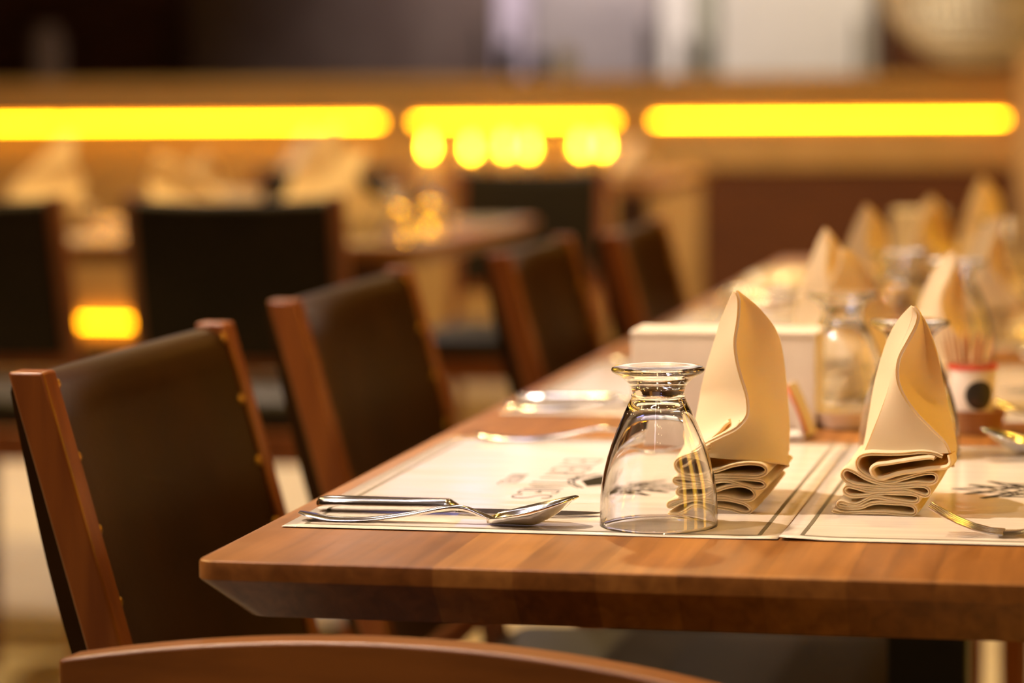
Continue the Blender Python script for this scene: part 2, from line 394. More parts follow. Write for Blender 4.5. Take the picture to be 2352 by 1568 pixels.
for k in range(4):
    for src, x, nm in ((mL, MXL, 'left'), (mR, MXR, 'right')):
        o = src if k == 0 else copy_tree(src)
        o.location = (x, MY+ROW*k, TZ)
        tag(o, 'white printed paper placemat, %s side, %s' % (nm, rows[k]), 'placemat', 'paper placemats along the table')

# ------------------------------------------------------------------ cutlery (local: handle end at x=0, tip to +x, z up)
def sweep(K, wK, tK, xs):
    L = []
    for x in xs:
        z = smoothk(K, x); w = smoothk(wK, x); t = smoothk(tK, x)
        L.append([(x, w/2*math.cos(a), z+t/2*math.sin(a)) for a in [2*math.pi*i/14 for i in range(14)]])
    return L
def spread_profile(mb, W_, Z, T, pr):
    pass
def make_spoon():
    r = empty('spoon')
    zK = [(0, .0048), (.006, .0036), (.02, .0014), (.043, .0015), (.07, .0050), (.096, .0096), (.108, .0090), (.117, .0056), (.124, .0036)]
    wK = [(0, .008), (.004, .014), (.012, .017), (.03, .0155), (.06, .0105), (.095, .0062), (.11, .0056), (.124, .0085)]
    tK = [(0, .0018), (.02, .0021), (.06, .0027), (.1, .0034), (.118, .0032), (.124, .0016)]
    MB().loops(sweep(zK, wK, tK, [i*.124/40 for i in range(41)])).build('handle', M['steel'], r, sharp=60)
    G = []; x0, Lb = .1205, .0575
    ns, nv = 26, 20
    for i in range(ns+1):
        s = i/ns; w = .0182*(math.sin(math.pi*s**.92)**.55 if 0 < s < 1 else 0)+.0012*(1-s)
        zr = .0044+.0142*s**1.15; d = .0105*max(0, math.sin(math.pi*min(1, s*1.0+.06)))**.7 if s < .94 else .0105*max(0, math.sin(math.pi*(s+.06)))**.7 if s < .94 else .0105*.15*(1-s)/.06
        d = min(d, zr-.0008)
        row = []
        for j in range(nv+1):
            v = -1+2*j/nv; row.append((x0+Lb*s, w*v, zr-d*(1-abs(v)**2.2)))
        G.append(row)
    MB().grid(G).build('bowl', M['steel'], r, sharp=89, solid=.0012)
    return r
def make_knife():
    r = empty('table_knife')
    L = []
    for x, w, t, z in ((0, .004, .003, .005), (.0015, .010, .0075, .005), (.006, .015, .0092, .0052), (.03, .0165, .0092, .0052), (.06, .0155, .0088, .0052), (.085, .0148, .0088, .0052), (.088, .0140, .0078, .0052), (.092, .012, .0045, .004), (.094, .0112, .0028, .0028)):
        L.append([(x, w/2*math.copysign(abs(math.cos(a))**.75, math.cos(a)), z+t/2*math.copysign(abs(math.sin(a))**.75, math.sin(a))) for a in [2*math.pi*(i+.5)/18 for i in range(18)]])
    MB().loops(L).build('handle', M['steel'], r, sharp=40)
    B = []
    for x, y0, y1, t in ((.092, -.006, .006, .0026), (.11, -.0085, .007, .0022), (.14, -.0092, .007, .002), (.165, -.008, .007, .0018), (.178, -.003, .0068, .0016), (.184, .004, .0062, .0012)):
        B.append([(x, y0, .0016), (x, y1, .0016-t/2+.0002), (x, y1, .0016+t/2), (x, y0, .0019)])
    MB().loops(B).build('blade', M['steel'], r, sharp=30)
    return r
def make_fork():
    r = empty('fork')
    zK = [(0, .0050), (.006, .0038), (.02, .0018), (.043, .0018), (.07, .0054), (.094, .0100), (.106, .0096), (.118, .0052), (.128, .0026), (.140, .0018)]
    wK = [(0, .008), (.004, .014), (.012, .017), (.03, .0155), (.06, .0105), (.095, .0062), (.112, .0066), (.124, .0150), (.134, .0225), (.140, .0235)]
    tK = [(0, .0018), (.02, .0021), (.06, .0027), (.1, .0034), (.118, .0026), (.14, .0018)]
    MB().loops(sweep(zK, wK, tK, [i*.140/44 for i in range(45)])).build('handle', M['steel'], r, sharp=60)
    for k in range(4):
        y = -.0088+k*.00587; L = []
        for x, z, w in ((.137, .0022, .0044), (.145, .0026, .0038), (.155, .0050, .0035), (.165, .0088, .0032), (.174, .0132, .0028), (.180, .0168, .0018), (.1815, .0178, .0008)):
            L.append([(x, y-w/2, z-.0008), (x, y+w/2, z-.0008), (x, y+w/2, z+.0008), (x, y-w/2, z+.0008)])
        MB().loops(L).build('tine', M['steel'], r, bevel=.0004, sharp=30)
    return r
sp0, kn0, fk0 = make_spoon(), make_knife(), make_fork()
first = set()
def put(proto, x, y, rz, label, cat, group, z=TZ+.0009):
    o = proto if proto.name not in first else copy_tree(proto)
    first.add(proto.name)
    o.location = (x, y, z); o.rotation_euler = (0, 0, rz); tag(o, label, cat, group); return o
NR = ['nearest the camera on the left placemat', 'on the second left placemat along the table', 'on the third left placemat along the table', 'on the fourth left placemat along the table']
NRR = ['on the right placemat at the near table end', 'on the second right placemat along the table', 'on the third right placemat along the table', 'on the fourth right placemat along the table']
for k in range(4):
    dy = ROW*k; j = (lambda: random.uniform(-.02, .02)) if k else (lambda: 0)
    put(sp0, -.5115+j()*.3, 1.7010+dy, math.radians(1.0)+j(), 'polished steel spoon ' + NR[k], 'spoon', 'steel cutlery')
    put(kn0, -.5115+j()*.3, 1.7400+dy, math.radians(.6)+j(), 'polished steel table knife beside the spoon ' + NR[k], 'knife', 'steel cutlery')
    put(fk0, -.4925+j()*.3, 2.1090+dy, j(), 'polished steel fork at the far edge, ' + NR[k], 'fork', 'steel cutlery')
    # right-hand diners: handles to +x
    put(fk0, .0620, 1.7050+dy, math.pi+math.radians(-1.2)+j(), 'polished steel fork with raised tines ' + NRR[k], 'fork', 'steel cutlery')
    put(kn0, .0800, 2.0500+dy, math.pi+j(), 'polished steel table knife ' + NRR[k], 'knife', 'steel cutlery')
    put(sp0, .0690, 2.0880+dy, math.pi+j(), 'polished steel spoon ' + NRR[k], 'spoon', 'steel cutlery')

# ------------------------------------------------------------------ upturned footed glasses
def make_glass():
    s = .0364/136.
    out = [(136, 0), (136, 8), (135.5, 40), (134, 70), (131, 100), (125, 130), (117, 160), (107, 190), (96, 220), (84, 248), (73, 272), (66, 286), (62, 294),
           (61, 297), (62.5, 299.5), (61.5, 302), (59, 305), (60, 309), (61, 312), (62, 317), (64, 322), (68, 328), (74, 334), (83, 342), (94, 348), (102, 352), (106, 356), (107.5, 360), (106, 364), (101, 366.5), (92, 367), (60, 365), (30, 364), (1, 363.5)]
    inn = [(1, 284), (24, 283), (42, 279), (54, 272), (63, 262), (75, 243), (88, 216), (100, 187), (110, 158), (118, 128), (124.5, 98), (128, 70), (130, 40), (131, 8), (132, 1)]
    prof = [(r*s, z*s) for r, z in out[::-1]][::-1]
    full = [(r*s, z*s) for r, z in inn] + [(134*s, -.4*s)] + prof
    return MB().lathe(full, n=96)
g0 = make_glass().build('upturned_footed_glass', M['glass'], sharp=50)
GP = []
def gl(px, py, zfoot, label, xy=None):
    if xy: x, y = xy
    else: p = onZ(px, py, zfoot); x, y = p.x, p.y
    o = g0 if not GP else g0.copy()
    if GP: COL.objects.link(o)
    GP.append(o); o.location = (x, y, TZ+.0012)
    tag(o, label, 'drinking glass', 'upturned glasses on the table')
gl(0, 0, 0, 'clear footed glass upside down in front of the nearest folded napkin', (-.2855, 1.7155))
gl(2090, 739, TZ+.098, 'clear footed glass upside down directly behind the near right napkin')
gl(1935, 676, TZ+.098, 'clear footed glass upside down just right of the white box')
gl(2062, 580, TZ+.098, 'clear footed glass upside down at the third left place setting')
gl(2196, 600, TZ+.098, 'clear footed glass upside down behind the toothpick cup')
gl(2300, 505, TZ+.098, 'clear footed glass upside down in the blurred group at the right picture edge')

# ------------------------------------------------------------------ folded napkins
def trace(pts, Y, n=6):
    return [onY(p.x, p.y, Y) for p in catmull([(a, b, 0) for a, b in pts], n)]
def layer(mb, P, half, off, back, nback=5):
    """closed band of cloth following P (x,z plane), pushed back in depth"""
    def side(d):
        out = []
        for i, p in enumerate(P):
            a = P[max(0, i-1)]; b = P[min(len(P)-1, i+1)]; t = Vector((b.x-a.x, 0, b.z-a.z)).normalized()
            out.append(p+Vector((-t.z, 0, t.x))*d)
        return out
    A, B = side(off-half), side(off+half)
    # rounded hem lip at the front
    C = side(off)
    rows = []
    for j in range(nback+1):
        s = j/nback; rows.append(([p+back(s, c) for p, c in zip(A, C)], [p+back(s, c) for p, c in zip(B, C)]))
    n = len(P); V = []; Fc = []
    for a, b in rows: V += a+b
    lip = [p+Vector((0, -half*.9, 0)) for p in C]; li = len(V); V += lip
    def idx(j, sd, i): return j*2*n+sd*n+i
    for i in range(n-1):
        for j in range(nback):
            Fc.append((idx(j, 0, i), idx(j, 0, i+1), idx(j+1, 0, i+1), idx(j+1, 0, i)))
            Fc.append((idx(j, 1, i+1), idx(j, 1, i), idx(j+1, 1, i), idx(j+1, 1, i+1)))
        Fc.append((idx(0, 0, i+1), idx(0, 0, i), li+i, li+i+1)); Fc.append((idx(0, 1, i), idx(0, 1, i+1), li+i+1, li+i))
        Fc.append((idx(nback, 0, i), idx(nback, 0, i+1), idx(nback, 1, i+1), idx(nback, 1, i)))
    for i in (0, n-1):
        for j in range(nback): Fc.append((idx(j, 0, i), idx(j, 1, i), idx(j+1, 1, i), idx(j+1, 0, i)))
    mb.add(V, Fc)
def sheet(mb, curves, Yfs, th=.0011, ncol=7, nrow=44, bulge=None):
    """curves: pixel outlines from peak to base with a depth function each; lofted in order"""
    C = []
    for pts, yf in zip(curves, Yfs):
        Q = catmull([(a, b, 0) for a, b in pts], 8)
        row = []
        for k in range(nrow+1):
            s = k/nrow*(len(Q)-1); i = min(int(s), len(Q)-2); q = Q[i].lerp(Q[i+1], s-i)
            row.append(onY(q.x, q.y, yf(k/nrow)))
        C.append(row)
    G = []
    for k in range(nrow+1):
        pts = catmull([c[k] for c in C], ncol) if len(C) > 2 else [C[0][k].lerp(C[1][k], t/ncol) for t in range(ncol+1)]
        G.append(pts)
    mb.grid(G)
def finish_napkin(name, bands, sheets, origin):
    mb = MB()
    for b in bands: b(mb)
    ms = MB()
    for s_ in sheets: s_(ms)
    # thicken the sheets
    bm = bmesh.new(); vs = [bm.verts.new(v) for v in ms.v]
    for f in ms.f:
        try: bm.faces.new([vs[i] for i in f])
        except Exception: pass
    bm.normal_update()
    geom = bm.faces[:]
    bmesh.ops.solidify(bm, geom=geom, thickness=.0011)
    bm.verts.index_update()
    mb.add([v.co[:] for v in bm.verts], [tuple(v.index for v in f.verts) for f in bm.faces]); bm.free()
    return mb.build(name, M['cloth'], origin=origin, sharp=75)

# ---- napkin with the open front (behind the foreground glass)
Y1 = 1.770
def c1(X, Yc): return (1500+.236*X, 880+.236*Yc)
S1 = [c1(*p) for p in [(150,1246),(250,1248),(330,1215),(400,1172),(500,1170),(620,1200),(760,1225),(870,1258),(925,1258),(952,1222),(890,1170),(760,1135),(600,1122),(450,1110),(300,1135),(180,1178),(150,1165),(165,1140),(240,1118),(340,1098),(440,1086),(560,1098),(700,1100),(840,1135),(950,1132),(996,1085),(955,1022),(850,992),(720,1008),(600,1048),(480,1080),(340,1085),(262,1062),(245,1025),(290,994),(400,985),(520,980),(660,950),(760,955),(880,990),(980,1022),(1060,1020),(1096,985),(1050,945),(920,930),(760,925),(600,935),(450,962),(280,965),(215,938),(225,908),(300,902),(400,912),(520,915),(640,902),(820,900),(1000,904),(1082,882),(1104,835),(1050,790),(920,778),(770,800),(620,850),(470,886),(340,878),(250,830),(228,770),(270,718),(380,672),(480,638),(560,602)]]
def back1(s, p=None):
    q = max(0, min(1, (p.z-TZ)/.036)) if p else 0
    return Vector(((.011-.010*q)*s, .088*s, .013*(1-q)*s**1.3))
E1 = [(1690,668),(1697,690),(1695,735),(1688,780),(1690,815),(1700,860),(1714,905),(1718,940),(1712,962),(1690,985),(1655,1003),(1618,1022),(1580,1046)]
L1 = [(1687,668),(1672,700),(1655,745),(1640,795),(1625,845),(1614,890),(1607,930),(1600,965),(1594,990),(1588,1008),(1580,1022),(1572,1034),(1564,1046)]
K1 = [(1691,668),(1712,706),(1726,760),(1735,810),(1742,850),(1748,882),(1753,912),(1759,942),(1766,972),(1774,1002),(1782,1027),(1789,1050),(1792,1066)]
R1 = [(1692,668),(1732,696),(1768,735),(1786,768),(1794,802),(1800,845),(1804,890),(1807,930),(1810,970),(1810,1010),(1808,1040),(1804,1062),(1799,1076)]
hemA = [c1(*p) for p in [(500,590),(560,540),(640,470),(700,400),(740,372)]]
hemB = [c1(*p) for p in [(520,600),(600,560),(700,505),(790,440),(850,375)]]
hemC = [c1(*p) for p in [(300,800),(345,785),(400,740),(470,690),(560,640)]]
def seq1():
    bands = [lambda mb: layer(mb, trace(S1, Y1), .00055, .0007, back1), lambda mb: layer(mb, trace(S1, Y1), .00055, -.0007, back1),
             lambda mb: layer(mb, trace(hemA, Y1+.012), .0015, 0, lambda s, p=None: Vector((.004*s, .03*s, 0))),
             lambda mb: layer(mb, trace(hemB, Y1+.004), .0015, 0, lambda s, p=None: Vector((.004*s, .03*s, 0))),
             lambda mb: layer(mb, trace(hemC, Y1+.001), .0007, 0, lambda s, p=None: Vector((.006*s, .05*s, 0)))]
    ye = lambda t: Y1+.010*(1-t)
    yl = lambda t: Y1+.012+.045*min(1, t*2.2)
    yk = lambda t: Y1+.014+.040*math.sin(min(1, t*1.6)*math.pi*.5)*(1-t)**.7*1.3
    yr = lambda t: Y1+.016+.072*min(1, t*1.8)
    yb = lambda t: Y1+.02+.088*min(1, t*1.8)
    Mid = [((a[0]+b[0])/2, (a[1]+b[1])/2) for a, b in zip(L1, R1)]
    sheets = [lambda ms: sheet(ms, [L1, E1], [yl, ye], ncol=12),
              lambda ms: sheet(ms, [E1, K1, R1], [ye, yk, yr], ncol=9),
              lambda ms: sheet(ms, [L1, Mid, R1], [yl, yb, yr], ncol=8)]
    return bands, sheets
b_, s_ = seq1()
nap1 = finish_napkin('folded_napkin', b_, s_, (-.234, 1.80, TZ+.0009))
# ---- napkin with the rolled hem (right)
Y2 = 1.776
def c2(X, Yc): return (1850+.21344*X, 950+.21344*Yc)
S2 = [c2(*p) for p in [(290,1035),(330,1052),(430,1066),(600,1062),(850,1064),(1050,1084),(1150,1088),(1192,1050),(1160,992),(1050,968),(900,962),(780,955),(680,975),(590,1008),(470,1012),(375,1000),(350,968),(385,946),(470,968),(560,972),(640,935),(710,902),(820,905),(950,928),(1100,952),(1190,950),(1222,905),(1170,868),(1000,856),(800,856),(640,880),(500,886),(430,850),(418,805),(460,780),(560,800),(680,830),(850,832),(1050,820),(1180,850),(1290,884),(1340,850),(1320,798),(1240,775),(1080,782),(900,795),(720,785),(560,770),(450,728),(396,665),(410,612),(460,597),(540,630),(640,690),(760,735),(900,762),(1050,760),(1200,742),(1340,752),(1405,722),(1412,665),(1350,635),(1230,650),(1080,690),(940,730),(840,728),(720,695),(620,640),(562,575),(556,505),(600,452),(700,430),(850,432),(1020,430),(1160,418),(1280,412),(1400,432),(1475,462)]]
S2b = [c2(*p) for p in [(1548,440),(1562,520),(1530,565),(1470,582),(1330,592),(1180,618),(1000,645),(850,690),(770,692),(722,640),(712,590),(765,548),(880,532),(1050,505),(1200,482),(1340,468),(1385,480)]]
def back2(s, p=None):
    q = max(0, min(1, (p.z-TZ)/.040)) if p else 0
    return Vector(((.011-.010*q)*s, .086*s, .015*(1-q)*s**1.3))
E2 = [(2099,703),(2109,722),(2104,748),(2085,785),(2066,822),(2061,860),(2070,897),(2098,942),(2138,985),(2168,1015),(2181,1040)]
M2 = [(2098,703),(2098,728),(2087,762),(2072,795),(2058,835),(2050,870),(2038,912),(2022,955),(2006,995),(1994,1025),(1984,1046)]
L2 = [(2096,703),(2076,722),(2052,757),(2035,797),(2022,840),(2011,884),(2003,928),(1996,970),(1990,1006),(1985,1030),(1981,1046)]
K2 = [(2101,703),(2117,730),(2123,770),(2118,815),(2112,855),(2115,895),(2128,930),(2146,965),(2164,998),(2178,1025),(2186,1050)]
R2 = [(2102,703),(2126,736),(2143,776),(2156,820),(2164,860),(2170,902),(2178,948),(2188,988),(2194,1020),(2193,1045),(2188,1072)]
def seq2():
    bands = [lambda mb: layer(mb, trace(S2, Y2), .00055, .0007, back2), lambda mb: layer(mb, trace(S2, Y2), .00055, -.0007, back2),
             lambda mb: layer(mb, trace(S2b, Y2-.001), .0014, 0, lambda s, p=None: Vector((.0015*s, .016*s, 0)))]
    ye = lambda t: Y2+.008*(1-t)
    ym = lambda t: Y2+.010+.004*t
    yl = lambda t: Y2+.014+.045*min(1, t*2.2)
    yk = lambda t: Y2+.014+.045*math.sin(math.pi*min(1, t*1.15))**.8
    yr = lambda t: Y2+.016+.070*min(1, t*1.8)
    yb = lambda t: Y2+.02+.085*min(1, t*1.8)
    Mid = [((a[0]+b[0])/2, (a[1]+b[1])/2) for a, b in zip(L2, R2)]
    sheets = [lambda ms: sheet(ms, [L2, M2], [yl, ym], ncol=8),
              lambda ms: sheet(ms, [M2, E2], [ym, ye], ncol=10),
              lambda ms: sheet(ms, [E2, K2, R2], [ye, yk, yr], ncol=9),
              lambda ms: sheet(ms, [L2, Mid, R2], [yl, yb, yr], ncol=8)]
    return bands, sheets
b_, s_ = seq2()
nap2 = finish_napkin('folded_napkin', b_, s_, (-.133, 1.80, TZ+.0009))
tag(nap1, 'cream cloth napkin folded into a peak, standing right behind the foreground glass', 'napkin', 'peaked cream napkins on the long table')
tag(nap2, 'cream cloth napkin folded into a peak with rolled hem, right of the foreground glass', 'napkin', 'peaked cream napkins on the long table')
def nap(src, x, y, rz, sc, label, group='peaked cream napkins on the long table', z=None):
    o = src.copy(); COL.objects.link(o); o.location = (x, y, TZ+.0009 if z is None else z); o.rotation_euler = (0, 0, math.radians(rz)); o.scale = (sc[0], sc[1], sc[2])
    return tag(o, label, 'napkin', group)
nap(nap1, -.262, 2.555, 8, (.85, .85, 1), 'blurred peaked cream napkin directly behind the second glass from the white box')
nap(nap2, -.238, 2.44, -30, (.9, .9, .98), 'blurred peaked cream napkin with a low double peak right of the white box')
nap(nap2, -.146, 2.36, 6, (.95, .95, 1), 'blurred peaked cream napkin rising behind the toothpick cup')
nap(nap1, -.268, 3.04, 5, (1, 1, 1), 'blurred peaked cream napkin in the third left place, left of the distant white box')
nap(nap2, -.140, 2.98, 12, (1, 1, 1), 'blurred peaked cream napkin at the third right place setting')
nap(nap2, -.238, 3.48, -5, (1.15, 1, 1), 'blurred peaked cream napkin right of the distant white box')
nap(nap1, -.190, 3.88, 0, (1, 1, 1), 'farthest blurred peaked cream napkin at the far end of the long table')

# ------------------------------------------------------------------ white boxes, sachet, dish, toothpick cup
def white_box(x0, x1, y0, y1, h, label):
    r = empty('napkin_box', ((x0+x1)/2, (y0+y1)/2, TZ+.0002), 0, label, 'box', 'white boxes on the long table')
    w, d = (x1-x0)/2, (y1-y0)/2
    MB().box(-w, w, -d, d, 0, h-.004).build('body', M['white'], r, bevel=.0015)
    MB().box(-w-.0008, w+.0008, -d-.0008, d+.0008, h-.004, h).build('lid', M['white'], r, bevel=.001)
bx0 = onY(1455, 800, 2.225); bx1 = onY(1878, 800, 2.225)
white_box(bx0.x, bx1.x, 2.215, 2.272, .0765, 'white rectangular box standing between the first two left placemats')
q0 = onY(2052, 500, 3.92); q1 = onY(2170, 500, 3.92)
white_box(q0.x, q1.x, 3.89, 3.97, .094, 'distant blurred white box near the far end of the long table')
sa = empty('paper_sachet', (-.252, 2.165, TZ), math.radians(-8), 'white paper sachet with a red stripe at the right end of the white box', 'sachet')
SP = [(-.012, .002), (.008, .001), (.010, .0025), (.006, .016), (.0, .030), (-.006, .042), (-.0075, .042), (-.002, .030), (.003, .016), (.006, .0045), (-.012, .0035)]
MB().loops([[(x, y, z) for x, z in SP] for y in (-.018, .018)]).build('sleeve', M['white'], sa, bevel=.0004, sharp=30)
ST = [(.0104, .005), (.0066, .016), (.0006, .030), (-.0052, .041)]
MB().grid([[(x+.0004, y, z) for x, z in ST] for y in (-.0184, -.012)]).build('red_stripe', M['red'], sa, solid=.0004)
ds = MB().lathe([(.001, .001), (.016, .001), (.019, .003), (.026, .013), (.0275, .0135), (.021, .001), (.019, 0), (.001, 0)], n=40)
o = ds.build('small_dish', M['ceramic']); o.location = (-.222, 2.235, TZ+.0004)
tag(o, 'small white dish right of the white box', 'dish')
pl = MB().lathe([(.001, .030), (.03, .0295), (.052, .024), (.066, .012), (.070, .002), (.068, .002), (.062, .011), (.048, .0215), (.03, .027), (.001, .0275)], n=56)
o = pl.build('upturned_bowl', M['ceramic']); o.location = (-.432, 3.64, TZ+.0015)
tag(o, 'blurred white shallow bowl upside down on the fourth left placemat', 'bowl')

tc_ = onZ(2242, 1001, TZ); TCX, TCY = tc_.x, tc_.y+.018
sc = MB().lathe([(.001, 0), (.0165, 0), (.018, .001), (.0215, .0165), (.0225, .0185), (.0205, .0185), (.019, .012), (.001, .011)], n=48).build('round_saucer', M['brownclay'])
sc.location = (TCX, TCY, TZ+.0003); tag(sc, 'small brown round saucer under the toothpick cup', 'saucer')
cup = empty('toothpick_cup', (TCX-.004, TCY, TZ+.0115), math.radians(0), 'small white cup with a red rim and round dark badge, full of toothpicks', 'cup')
MB().lathe([(.001, 0), (.0152, 0), (.0160, .002), (.0180, .030), (.0186, .0415), (.0178, .0415), (.0172, .030), (.0150, .003), (.001, .003)], n=56).build('body', M['ceramic'], cup)
MB().lathe([(.0184, .0385), (.0191, .0388), (.0193, .0415), (.0188, .0425), (.0177, .0424), (.0176, .0410), (.0183, .0385)], n=56).build('red_rim', M['red'], cup)
G = []
for j in range(13):
    row = []
    for i in range(25):
        a = 2*math.pi*i/24; rr = .0115*j/12
        zz = .0195+rr*math.sin(a); ang = -math.pi/2+math.radians(22)+rr*math.cos(a)/.0172
        R_ = .0162+(.0180-.0162)*(zz-.002)/.028+.0003
        row.append((R_*math.cos(ang), R_*math.sin(ang), zz))
    G.append(row)
MB().grid(G).build('round_badge', M['darkprint'], cup)
for i in range(26):
    a = random.uniform(0, 2*math.pi); r0 = .0125*math.sqrt(random.random()); r1 = r0*1.25+.001; ta = a+random.uniform(-.5, .5)
    h = .062+random.uniform(-.004, .004)
    b = (TCX-.004+r0*math.cos(a)*.75, TCY+r0*math.sin(a)*.75, TZ+.0148); t = (TCX-.004+r1*1.45*math.cos(ta), TCY+r1*1.45*math.sin(ta), TZ+.0148+h)
    m_ = tuple(b[q]*.15+t[q]*.85 for q in range(3))
    tag(MB().tube([b, m_, t], [.0010, .0010, .0003], 7).build('toothpick', M['pick'], origin=b), 'thin wooden toothpick standing in the small white cup', 'toothpick', 'toothpicks in the cup')

# ------------------------------------------------------------------ chairs
def stile_x(z):  # leaning back above the seat
    return smoothk([(0, -.055), (.22, -.022), (.44, 0), (.60, -.034), (.72, -.066), (.842, -.100)], z)
def bar(L_, hx, hy, y):
    return [[(x-hx, y-hy, z), (x+hx, y-hy, z), (x+hx, y+hy, z), (x-hx, y+hy, z)] for x, z in L_]
def make_chair(name, w, leather, wood, nails=True, H=.837, seat=M['seatleather'], dz=0, zp=.50):
    r = empty(name)
    hw = w/2
    zs = [.0, .1, .2, .3, .40, .46, .52, .58, .64, .70, .76, .80, H]
    for sy in (-1, 1):
        MB().loops(bar([(stile_x(z), z) for z in zs], .0125, .0115, sy*(hw-.0115))).build('back_post', wood, r, bevel=.0022, sharp=30)
    for sy in (-1, 1):
        MB().loops([[(.395-a, sy*(hw-.02)-a, z), (.395+a, sy*(hw-.02)-a, z), (.395+a, sy*(hw-.02)+a, z), (.395-a, sy*(hw-.02)+a, z)] for z, a in ((0, .013), (.42+dz, .018))]).build('front_leg', wood, r, bevel=.002, sharp=30)
    fr = MB(); fr.box(.005, .40, -hw+.024, -hw+.042, .375+dz, .425+dz); fr.box(.005, .40, hw-.042, hw-.024, .375+dz, .425+dz)
    fr.box(.385, .405, -hw+.045, hw-.045, .375+dz, .425+dz); fr.box(-.005, .015, -hw+.026, hw-.026, .375+dz, .425+dz)
    fr.build('seat_frame', wood, r, bevel=.002)
    nx, ny = 10, 10
    def cush(z0, zt, ins):
        return None
    c = MB(); L = []
    for z, ins in ((.425, .004), (.430, 0), (.455, -.004), (.468, 0), (.476, .012), (.480, .035), (.482, .09)):
        pts = []
        x0, x1, y0, y1 = .016+ins, .415-ins, -hw+.004+ins, hw-.004-ins; rr = .02
        if z < .46: x0 = .016
        for cx, cy, a0 in ((x1-rr, y1-rr, 0), (x0+rr, y1-rr, 90), (x0+rr, y0+rr, 180), (x1-rr, y0+rr, 270)):
            for k in range(5):
                a = math.radians(a0+90*k/4); pts.append((cx+rr*math.cos(a), cy+rr*math.sin(a), z+dz))
        L.append(pts)
    c.loops(L).build('seat_cushion', seat, r, sharp=60)
    # padded back, curved in plan, rolled over at the top
    p = MB(); z0, z1 = zp, H-.004; nu = 20; wi = hw-.0225
    L = []
    for i in range(nu+1):
        u = -1+2*i/nu; y = wi*u; sag = .019*(1-u*u); zt = z1-.004*(1-u*u)
        loop = []
        nz = 14
        for k in range(nz+1):       # front face upwards
            z = z0+(zt-.012-z0)*k/nz; loop.append((stile_x(z)+.009-sag, y, z))
        for k in range(1, 7):       # roll
            a = math.pi*k/7; loop.append((stile_x(zt)+.009-sag-.015+.015*math.cos(a), y, zt-.012+.012*math.sin(a)))
        for k in range(nz, -1, -1):
            z = z0+(zt-.012-z0)*k/nz; th = .028+.010*math.sin(math.pi*k/nz); loop.append((stile_x(z)+.004-sag-th, y, z))
        L.append(loop)
    p.loops(L).build('backrest', leather, r, sharp=50)
    rl = MB(); rl.box(stile_x(zp)-.02, stile_x(zp)+.0, -hw+.022, hw-.022, zp-.022, zp+.003); rl.build('back_rail', wood, r, bevel=.002)
    if nails:
        for sy in (-1, 1):
            for k in range(7):
                z = .535+k*.0485; y = sy*(wi-.004); sag = .019*(1-(y/wi)**2)
                n = MB().lathe([(.0045, 0), (.0042, .0012), (.003, .0023), (.0008, .0028)], n=12, cap=True)
                n.v = [(stile_x(z)+.0092-sag+c_, y+a_, z+b_) for a_, b_, c_ in n.v]
                n.build('stud', M['brass'], r)
    return r
ch = make_chair('dining_chair', .405, M['leather'], M['chairwood'])
CY = [(1.946, 0, -.612), (2.580, 1, -.628), (3.215, 0, -.584), (3.640, 1, -.538)]
CL = ['wooden dining chair with brown leather back, nearest on the left of the table', 'second wooden dining chair with brown leather back along the left of the table',
      'third blurred brown dining chair along the left of the table', 'fourth and farthest blurred brown dining chair along the left of the table']
for k, (y, a, x) in enumerate(CY):
    o = ch if k == 0 else copy_tree(ch)
    o.location = (x, y, 0); o.rotation_euler = (0, 0, math.radians(a)); tag(o, CL[k], 'chair', 'chairs on the left side of the long table'); o.scale = (1, (1, 1.10, .92, 1)[k], 1)

# low chair at the table end: curved wooden crest rail
ec = empty('low_back_chair', (-.385, 1.468, 0), math.radians(-7), 'low wooden chair with an arched crest rail pushed in at the near table end', 'chair')
def crest(z0f, z1f, th, wx=.203):
    L = []
    for i in range(33):
        u = -1+2*i/32; x = wx*u; y = .016*(1-u*u)*1.0
        zt = z1f(u); zb = z0f(u)
        L.append([(x, y-th/2, zb), (x, y+th/2, zb), (x, y+th/2, zt), (x, y-th/2, zt)])
    return L
MB().loops(crest(lambda u: .632+.010*(1-u*u), lambda u: .7035+.017*(1-u*u), .024)).build('crest_rail', M['railwood'], ec, bevel=.0022, sharp=30)
for sx in (-1, 1):
    MB().loops([[(sx*.187-.015, -.011+d, z), (sx*.187+.015, -.011+d, z), (sx*.187+.015, .011+d, z), (sx*.187-.015, .011+d, z)] for z, d in ((0, -.03), (.25, -.008), (.45, 0), (.636, 0))]).build('back_post', M['chairwood'], ec, bevel=.002, sharp=30)
    MB().box(sx*.182-.015, sx*.182+.015, .205, .235, 0, .42).build('front_leg', M['chairwood'], ec, bevel=.002)
L = []
for i in range(17):
    u = -1+2*i/16; x = .170*u; y = .014*(1-u*u); L.append([(x, y-.008, .47), (x, y+.012, .47), (x, y+.012, .634), (x, y-.008, .634)])
MB().loops(L).build('backrest', M['leather'], ec, bevel=.002)
MB().box(-.198, .198, .014, .242, .425, .475).build('seat_cushion', M['seatleather'], ec, bevel=.014)
fr = MB(); fr.box(-.165, .165, -.008, .012, .375, .424); fr.box(-.165, .165, .210, .230, .375, .424); fr.box(-.197, -.178, .014, .204, .375, .424); fr.box(.178, .197, .014, .204, .375, .424)
fr.build('seat_frame', M['chairwood'], ec, bevel=.002)

